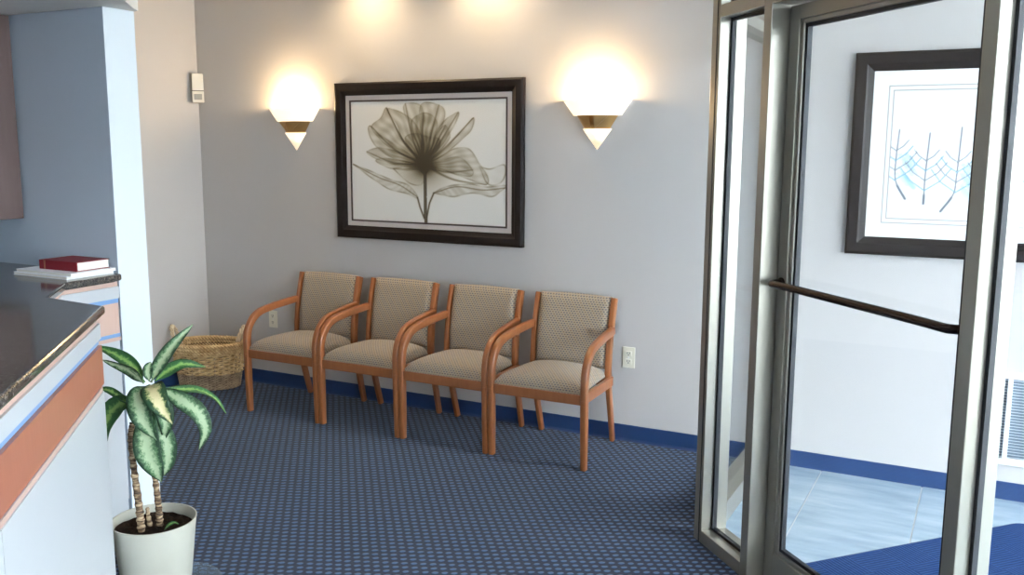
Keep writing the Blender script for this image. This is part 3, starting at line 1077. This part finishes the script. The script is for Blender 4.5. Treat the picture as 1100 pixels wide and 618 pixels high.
# ------------------------------------------------------------------ motion sensor in the corner
ms = tag(empty('motion_sensor', (XL + .052, YW - .052, 1.885), math.radians(-45 + 90)), 'white motion sensor high in the room corner', 'sensor')
ms.rotation_euler = (0, 0, math.radians(45))
def msbox(nm, lo, hi, mat, bev=.004):
    return box(nm, lo, hi, mat, ms, bev)
msbox('housing', (-0.036, -0.028, 0.0), (0.036, 0.028, 0.185), M['white_plastic'], .006)
msbox('lower_cover', (-0.037, -0.034, -0.004), (0.037, 0.0, 0.070), M['white_plastic'], .005)
msbox('lens_window', (-0.025, -0.037, 0.014), (0.025, -0.030, 0.052), M['grey_lens'], .003)
msbox('seam', (-0.037, -0.0295, 0.071), (0.037, -0.010, 0.075), M['dark_slot'], 0)

# ------------------------------------------------------------------ outlets
def make_outlet(x, z, label):
    t = tag(empty('wall_outlet', (x, YW, z)), label, 'outlet', 'wall outlets')
    box('cover_plate', (-0.036, -0.006, -0.058), (0.036, -0.0005, 0.058), M['ivory_plastic'], t, 0.003)
    for s in (-1, 1):
        r = box('receptacle', (-0.017, -0.009, s * 0.022 - 0.014), (0.017, -0.004, s * 0.022 + 0.014), M['ivory_plastic'], t, 0.002)
        for q in (-0.006, 0.006):
            box('slot', (q - .0015, -0.0096, s * 0.022 - 0.002), (q + .0015, -0.0085, s * 0.022 + 0.008), M['dark_slot'], r)
        box('ground_slot', (-.0025, -0.0096, s * 0.022 - 0.010), (.0025, -0.0085, s * 0.022 - 0.005), M['dark_slot'], r)
    o = lathe('screw', [(0, 0), (.004, 0), (.004, .001), (0, .0015)], M['white_metal'], t, 12)
    o.matrix_local = Matrix.Translation((0, -0.006, 0)) @ Matrix.Rotation(math.radians(90), 4, 'X')
make_outlet(-1.695, 0.470, 'ivory wall outlet to the right of the chairs')
make_outlet(-4.215, 0.452, 'ivory wall outlet behind the armrest of the chair by the basket')

# ------------------------------------------------------------------ wicker basket
bk = tag(empty('wicker_basket', (-4.569, 4.388, 0), math.radians(29)), 'oval wicker basket with two handles in the room corner', 'basket')
def bk_dims(z):
    t = z / 0.30
    return 0.190 + 0.042 * t ** 0.8, 0.130 + 0.034 * t ** 0.8
def strand(bm, z, r, amp, ph, stakes, n=168, zr=0.0):
    a, b = bk_dims(max(z, 0))
    path = []
    for i in range(n):
        th = 2 * math.pi * i / n
        o = amp * math.sin(stakes / 2 * th + ph)
        path.append(Vector(((a + o) * math.cos(th), (b + o) * math.sin(th), z + zr * math.cos(stakes / 2 * th + ph))))
    bm_sweep(bm, path, circ(r, 5), Vector((0, 0, 1)), closed=True)
bm = bmesh.new()
zz = 0.008
k = 0
while zz < 0.105:
    strand(bm, zz, 0.0038, 0.0045, math.pi * (k % 2), 56)
    zz += 0.0085; k += 1
o = from_bm('lower_weave', bm, M['wicker_grey'], bk, True)
bm = bmesh.new()
zz = 0.112
while zz < 0.235:
    strand(bm, zz, 0.0066, 0.0085, math.pi * (k % 2), 34)
    zz += 0.0135; k += 1
from_bm('upper_weave', bm, M['wicker'], bk, True)
for kk, (zc, rr) in enumerate(((0.252, 0.011), (0.275, 0.012), (0.298, 0.012))):
    bm = bmesh.new()
    for q in range(3):
        strand(bm, zc, rr * 0.78, 0.009, 2 * math.pi * q / 3, 44, 168, 0.010)
    from_bm('rim_braid', bm, M['wicker'], bk, True)
for i in range(26):
    th = 2 * math.pi * i / 26
    pth = []
    for z in (0.0, 0.08, 0.16, 0.24, 0.29):
        a, b = bk_dims(z)
        pth.append(((a - .003) * math.cos(th), (b - .003) * math.sin(th), z))
    tube('stake', pth, 0.0042, M['wicker_grey'], bk, 5, Vector((math.cos(th), math.sin(th), 0.01)))
# inner liner, dark to stand in for shade between the strands
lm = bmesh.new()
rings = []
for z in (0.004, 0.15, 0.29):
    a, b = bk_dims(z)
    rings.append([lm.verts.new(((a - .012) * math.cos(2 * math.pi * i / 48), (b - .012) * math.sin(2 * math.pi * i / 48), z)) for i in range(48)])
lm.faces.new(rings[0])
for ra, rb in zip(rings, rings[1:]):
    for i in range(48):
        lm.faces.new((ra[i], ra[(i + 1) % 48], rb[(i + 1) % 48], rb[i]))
from_bm('gap_shade_lining', lm, M['wicker_dark'], bk, True)
for s in (-1, 1):
    path = catmull([(s * 0.200, -0.060, 0.275), (s * 0.212, -0.052, 0.335), (s * 0.230, -0.028, 0.392), (s * 0.236, 0.0, 0.408), (s * 0.230, 0.028, 0.392), (s * 0.212, 0.052, 0.335), (s * 0.200, 0.060, 0.275)], 40)
    bm = bmesh.new()
    for q in range(3):
        tw = []
        for i, p in enumerate(path):
            a = i * 0.55 + q * 2.094
            tw.append(p + Vector((math.cos(a) * .0075, 0, math.sin(a) * .0075)))
        bm_sweep(bm, tw, circ(0.0075, 6), Vector((1, 0, 0.2)))
    from_bm('handle', bm, M['pale_cane'], bk, True)

# ------------------------------------------------------------------ reception counter
cd = Vector((-0.660, 0.751, 0))          # along the front, away from the camera
cn = Vector((0.751, 0.660, 0))           # out of the front, towards the room
A0 = Vector((-1.827, 1.169, 0))
def cf(s, off=0.0):
    v = A0 + cd * s + cn * off
    return (v.x, v.y)
Cc, Dd, Ee = (-2.925, 2.074), (-3.162, 2.325), (-3.178, 2.56)
SA = -1.15
ct = tag(empty('reception_counter', (-2.6, 1.6, 0)), 'white reception counter with brown band and polished dark stone top', 'counter')
ct.location = (0, 0, 0)
top_pts = [cf(SA), cf(1.170), Cc, Dd, Ee, (-3.20, 2.612), (XO + .01, 2.612), (XO + .01, 1.75), (-2.85, 1.10), cf(SA, -0.72)]
prism('stone_top', top_pts, 1.040, 1.070, M['granite'], ct, 0.009)
def run(off, e):
    """outline of the counter body at an inset behind the top edge; e pushes the ends in"""
    c1 = cf(1.142 - e, off)
    return [cf(SA, off), c1, (c1[0] - 0.36, c1[1] + 0.028), (-2.985 + off * .3, 2.118), (-3.193 + off, 2.338), (-3.207 + off, 2.612),
            (XO + .03, 2.612), (XO + .03, 1.95), (-2.75, 1.20), cf(SA, -0.60)]
def band(name, z0, z1, off, mat, e=0.0):
    return prism(name, run(off, e), z0, z1, mat, ct)
band('toe_kick', 0.0, 0.08, -0.032, M['white_lam'])
lower = prism('front_panel', [cf(SA, -0.012), cf(-0.022, -0.012), cf(-0.022, -0.05), cf(SA, -0.05)], 0.004, 0.785, M['white_lam'], ct)
prism('front_panel', [cf(-0.018, -0.012), cf(1.142, -0.012), (cf(1.142, -0.012)[0] - .34, cf(1.142, -0.012)[1] + .028), cf(0.8, -0.30), cf(-0.018, -0.30)], 0.004, 0.785, M['white_lam'], ct)
band('carcass', 0.08, 1.040, -0.026, M['white_lam'])
band('tan_strip', 0.785, 0.800, -0.016, M['tan_band'])
band('blue_strip', 0.800, 0.815, -0.020, M['blue_lam'])
prism('brown_band', [cf(SA, -0.008), cf(1.128, -0.008), cf(1.128, -0.05), cf(SA, -0.05)], 0.815, 0.945, M['brown_band'], ct)
band('tan_panel', 0.815, 0.945, -0.022, M['tan_band'], 0.012)
band('blue_strip', 0.945, 0.965, -0.020, M['blue_lam'])
band('white_band', 0.965, 1.015, -0.012, M['white_lam'])
band('tan_strip', 1.015, 1.040, -0.020, M['tan_band'])

# booklets and book on the counter
def booklet(x0, x1, y0, y1, z0, z1, label, rz=0.0):
    t = tag(empty('white_booklet', ((x0 + x1) / 2, (y0 + y1) / 2, z0), rz), label, 'booklet', 'booklets under the red book')
    w, d, h = (x1 - x0) / 2, (y1 - y0) / 2, z1 - z0
    box('cover', (-w, -d, h - .0012), (w, d, h), M['paper'], t)
    box('cover', (-w, -d, 0), (w, d, .0012), M['paper'], t)
    box('page_block', (-w + .002, -d + .002, .0012), (w - .002, d - .002, h - .0012), M['pages'], t)
    return t
booklet(-3.555, -3.225, 2.375, 2.598, 1.0705, 1.082, 'lower white booklet lying on the dark stone counter', 0.0)
booklet(-3.545, -3.215, 2.382, 2.600, 1.0825, 1.094, 'upper white booklet directly under the red book', 0.02)
rb = tag(empty('red_book', (-3.352, 2.512, 1.0945), 0.02), 'closed red hardcover book lying on white booklets', 'book')
w, d, h = 0.112, 0.078, 0.038
box('front_cover', (-w, -d, h - .003), (w, d, h), M['red_cloth'], rb, .001)
box('back_cover', (-w, -d, 0), (w, d, .003), M['red_cloth'], rb, .001)
bm = bmesh.new()
bm_sweep(bm, [Vector((-w, -d, 0)), Vector((w, -d, 0))], [(-.001, -.004), (.006, -.004), (.006, .004), (-.001, .004)], Vector((0, 0, 1)))
bm.free()
sp = box('spine', (-w, -d - .004, 0), (w, -d + .002, h), M['red_cloth'], rb, .0018)
for q in (-0.082, -0.076):
    box('gold_rule', (q, -d - .0046, .001), (q + .002, -d - .0038, h - .001), M['gold'], sp)
box('page_block', (-w + .004, -d + .002, .003), (w - .003, d - .004, h - .003), M['pages'], rb)

# ------------------------------------------------------------------ upper cabinet
uc = tag(empty('upper_cabinet', (XO, 2.612, 1.275)), 'dark brown wall cabinet at the upper left edge', 'cabinet')
hC = SOF - 1.275 - .002
box('body', (0.004, -1.5, 0.0), (0.312, 0.0, hC), M['cab_wood'], uc)
for k in range(3):
    y1_ = -0.004 - k * 0.498
    dd = box('door', (0.313, y1_ - 0.490, 0.002), (0.331, y1_, hC - .002), M['cab_wood'], uc, .002)
    tube('handle', [(0.331, y1_ - 0.45, 0.06), (0.352, y1_ - 0.45, 0.065), (0.352, y1_ - 0.45, 0.155), (0.331, y1_ - 0.45, 0.16)], 0.004, M['white_metal'], dd, 6, Vector((0, 1, 0)))

# ------------------------------------------------------------------ potted plant
PX, PY = -2.570, 2.174
fv = Vector((-0.758, 0.652, 0)); rv = Vector((0.652, 0.758, 0))
sa = tag(empty('plant_saucer', (PX, PY, 0)), 'clear plastic saucer under the plant pot', 'saucer')
lathe('dish', [(0.0, 0.0025), (0.148, 0.0025), (0.170, 0.028), (0.178, 0.028), (0.1535, 0.0), (0.0, 0.0)][::-1], M['clear_plastic'], sa, 48)
sa.location = (PX + 0.03, PY + 0.035, 0)
pl = tag(empty('potted_plant', (PX, PY, 0.003)), 'leafy cane plant in a pale round pot beside the counter', 'plant')
lathe('pot', [(0.0, 0.001), (0.108, 0.001), (0.113, 0.006), (0.143, 0.268), (0.146, 0.280), (0.141, 0.280), (0.136, 0.250), (0.133, 0.20), (0.0, 0.20)], M['pot'], pl, 64)
# uneven soil surface
bm = bmesh.new()
bmesh.ops.create_circle(bm, cap_ends=True, radius=0.1365, segments=40)
bmesh.ops.subdivide_edges(bm, edges=bm.edges[:], cuts=0)
bm.free()
bm = bmesh.new()
rng = random.Random(2)
cv = bm.verts.new((0, 0, 0.252))
prev = None
first = None
for r in (0.03, 0.06, 0.09, 0.115, 0.1345):
    ring = [bm.verts.new((r * math.cos(2 * math.pi * i / 36), r * math.sin(2 * math.pi * i / 36), 0.247 + rng.uniform(-.005, .006))) for i in range(36)]
    for i in range(36):
        if prev is None:
            bm.faces.new((cv, ring[i], ring[(i + 1) % 36]))
        else:
            bm.faces.new((prev[i], ring[i], ring[(i + 1) % 36], prev[(i + 1) % 36]))
    prev = ring
from_bm('soil', bm, M['soil'], pl, True)

def P3(r, d, z):
    v = rv * r + fv * d
    return Vector((v.x, v.y, z))

def cane(pts, r0, r1, n):
    path = catmull([P3(*p) for p in pts], n)
    rr = random.Random(len(pts) + n)
    sc = [(r0 + (r1 - r0) * i / (n - 1)) * (1 + (0.16 if i % 3 == 0 else -0.06) + rr.uniform(-.06, .06)) for i in range(n)]
    bm = bmesh.new()
    bm_sweep(bm, path, circ(1.0, 9), Vector((1, 0, 0)), scale=sc)
    return from_bm('cane', bm, M['bark'], pl, True)
cane([(-0.042, -0.02, 0.235), (-0.046, -0.02, 0.34), (-0.055, -0.015, 0.47), (-0.060, -0.01, 0.585), (-0.052, 0.0, 0.640)], 0.0135, 0.009, 46)
cane([(0.018, 0.0, 0.235), (0.018, 0.0, 0.31), (0.012, 0.0, 0.42), (0.005, 0.0, 0.56), (0.0, 0.0, 0.74)], 0.0125, 0.008, 46)
cane([(-0.012, 0.012, 0.235), (-0.018, 0.012, 0.285), (-0.020, 0.012, 0.318)], 0.009, 0.006, 14)

def leaf(pts, width, mat, facing=(0, -1, 0.35), fold=0.22, n=18, twist=0.0, petiole=0.08):
    """pts: (right, depth, z) control points of the midrib"""
    mid = catmull([P3(*p) for p in pts], n)
    f = (rv * facing[0] + fv * facing[1] + Vector((0, 0, facing[2]))).normalized()
    m = 4
    co, lat, faces = [], [], []
    for i, p in enumerate(mid):
        t = i / (n - 1)
        tan = (mid[min(i + 1, n - 1)] - mid[max(i - 1, 0)]).normalized()
        nrm = (f - tan * f.dot(tan))
        nrm = nrm.normalized() if nrm.length > 1e-4 else Vector((0, 0, 1))
        side = tan.cross(nrm).normalized()
        if twist:
            side = Matrix.Rotation(twist * t, 3, tan) @ side
            nrm = Matrix.Rotation(twist * t, 3, tan) @ nrm
        if t < petiole:
            w_ = width * 0.14
        else:
            q = (t - petiole) / (1 - petiole)
            w_ = width * max(0.02, (math.sin(math.pi * q ** 0.78)) ** 0.85 + 0.14 * (1 - q))
        for j in range(-m, m + 1):
            u = j / m
            wav = 0.05 * width * math.sin(9 * t + (2 if j > 0 else 0)) * abs(u)
            co.append(p + side * (u * w_ / 2) + nrm * (abs(u) ** 1.4 * w_ * 0.5 * fold + wav))
            lat.append((abs(u), abs(math.sin(t * 40 - abs(u) * 6)) * 0.4, 0, 1))
    k = 2 * m + 1
    for i in range(n - 1):
        for j in range(2 * m):
            faces.append((i * k + j, i * k + j + 1, (i + 1) * k + j + 1, (i + 1) * k + j))
    me = bpy.data.meshes.new('leaf')
    me.from_pydata([tuple(c) for c in co], [], faces)
    at = me.color_attributes.new('lat', 'FLOAT_COLOR', 'POINT')
    at.data.foreach_set('color', [x for c in lat for x in c])
    o = link('leaf', me, M[mat], pl, True)
    md = o.modifiers.new('thickness', 'SOLIDIFY')
    md.thickness = 0.0014
    return o
U = 0.00078            # metres per unit of the leaf sketch below; sketch origin is the crown at (240, 310), z 0.775
def LP(x, y, d=0.0):
    return ((x - 240) * U - 0.006, d, 0.775 + (310 - y) * U)
leaf([LP(240, 305, .0), LP(190, 235, .05), LP(120, 190, .09), LP(22, 145, .12)], 0.048, 'leaf_green', (0.25, -0.7, 0.7), 0.3)
leaf([LP(238, 306, -.01), LP(195, 262, .02), LP(140, 232, .04), LP(72, 206, .06)], 0.040, 'leaf_var', (0.2, -0.8, -0.5), 0.3)
leaf([LP(268, 308, .0), LP(310, 235, .02), LP(370, 160, .05), LP(462, 74, .08)], 0.050, 'leaf_var', (-0.6, -0.9, 0.1), 0.35)
leaf([LP(272, 300, .02), LP(290, 250, .05), LP(318, 210, .08), LP(342, 178, .10)], 0.028, 'leaf_cream', (-0.4, -0.9, 0.1), 0.3)
leaf([LP(262, 304, .0), LP(256, 262, .0), LP(262, 232, .0), LP(272, 214, .0)], 0.032, 'leaf_var', (0.0, -1, 0.2), 0.3)
leaf([LP(285, 306, .01), LP(335, 270, .02), LP(410, 243, .03), LP(506, 268, .04)], 0.042, 'leaf_green', (0.0, -0.75, 0.6), 0.25)
leaf([LP(268, 312, -.02), LP(272, 318, -.07), LP(296, 370, -.115), LP(346, 466, -.12)], 0.078, 'leaf_cream', (-0.1, -1, 0.5), 0.2, petiole=0.03)
leaf([LP(246, 322, -.02), LP(214, 352, -.06), LP(226, 440, -.09), LP(278, 548, -.08)], 0.076, 'leaf_var', (-0.3, -1, 0.3), 0.2, petiole=0.03)
leaf([LP(268, 330, .0), LP(306, 400, -.03), LP(320, 480, -.04), LP(308, 572, -.03)], 0.060, 'leaf_var', (0.1, -1, 0.1), 0.2)
leaf([LP(300, 330, .0), LP(372, 378, -.03), LP(452, 440, -.05), LP(484, 530, -.06), LP(452, 622, -.06)], 0.060, 'leaf_var', (0.2, -1, 0.3), 0.22)
leaf([LP(300, 352, .02), LP(372, 366, .05), LP(468, 386, .08), LP(545, 440, .09), LP(592, 518, .09)], 0.030, 'leaf_green', (0.5, -0.6, 0.7), 0.3)
leaf([LP(206, 410, .0), LP(150, 400, .03), LP(98, 440, .06), LP(62, 520, .07), LP(62, 612, .07)], 0.064, 'leaf_green', (-0.2, -1, 0.3), 0.25)
leaf([LP(200, 420, .0), LP(135, 378, .05), LP(80, 352, .09), LP(12, 356, .11)], 0.026, 'leaf_green', (-0.2, -0.6, 0.8), 0.3)
leaf([LP(262, 400, -.01), LP(240, 480, -.06), LP(236, 590, -.075), LP(266, 680, -.07), LP(288, 752, -.06)], 0.080, 'leaf_var', (-0.1, -1, 0.2), 0.16)
leaf([LP(280, 420, .0), LP(306, 520, -.03), LP(322, 600, -.035), LP(318, 680, -.03), LP(300, 735, -.03)], 0.060, 'leaf_var', (0.15, -1, 0.2), 0.18)
# small green shoot on the soil
leaf([(0.032, -.05, 0.252), (0.048, -.05, 0.268), (0.066, -.045, 0.272), (0.082, -.04, 0.262)], 0.012, 'leaf_green', (0, -0.5, 0.9), 0.2)

# ------------------------------------------------------------------ entry mat: ribbed, rounded corners
mc = Vector((0.215, 4.36, 0.0078))           # far corner
ea = Vector((0.66, 0.751, 0)); 
em = tag(empty('entry_mat', tuple(mc), math.atan2(-ea.y, -ea.x)), 'dark blue ribbed mat on the entry tiles', 'mat')
def rr_poly(x0, x1, y0, y1, r, k=6):
    out = []
    for cx, cy, st in ((x1 - r, y1 - r, 0), (x0 + r, y1 - r, 90), (x0 + r, y0 + r, 180), (x1 - r, y0 + r, 270)):
        for i in range(k + 1):
            t = math.radians(st + 90 * i / k)
            out.append((cx + r * math.cos(t), cy + r * math.sin(t)))
    return out
# local x runs back towards the partition, local y towards +D
prism('rubber_backing', rr_poly(0, 1.28, 0.0, 1.20, 0.06), 0.0, 0.005, M['mat_edge'], em)
prism('ribbed_pile', rr_poly(0.012, 1.268, 0.012, 1.188, 0.05), 0.005, 0.010, M['entry_mat'], em)

# ------------------------------------------------------------------ white louvred wall heater under the tree picture
gr = tag(empty('louvred_grille', (0.035, YW, 0.175)), 'white louvred grille low on the entry wall', 'grille')
GW, GH = 0.75, 0.43
four_rails('frame_rail', 0, GW, 0, GH, 0.030, 0.020, M['white_metal'], gr, 0.0, [(0, 0), (0, .018), (.2, .02), (.9, .02), (1, .014), (1, 0)])
for xx in (0.095, 0.40, 0.66):
    box('mullion', (xx - .010, -0.020, 0.03), (xx + .010, -0.0005, GH - .03), M['white_metal'], gr, .002)
box('back_plate', (0.02, -0.003, 0.02), (GW - .02, -0.0008, GH - .02), M['grille_back'], gr)  # plate coloured as the shade behind the louvres
nl = 28
for i in range(nl):
    z = 0.036 + (GH - 0.072) * i / (nl - 1)
    bm = bmesh.new()
    bm_sweep(bm, [Vector((0.03, -0.010, z)), Vector((GW - .03, -0.010, z))], [(-.004, -.005), (.001, .005), (.003, .005), (-.002, -.005)], Vector((0, 0, 1)))
    from_bm('louvre', bm, M['louvre'], gr)
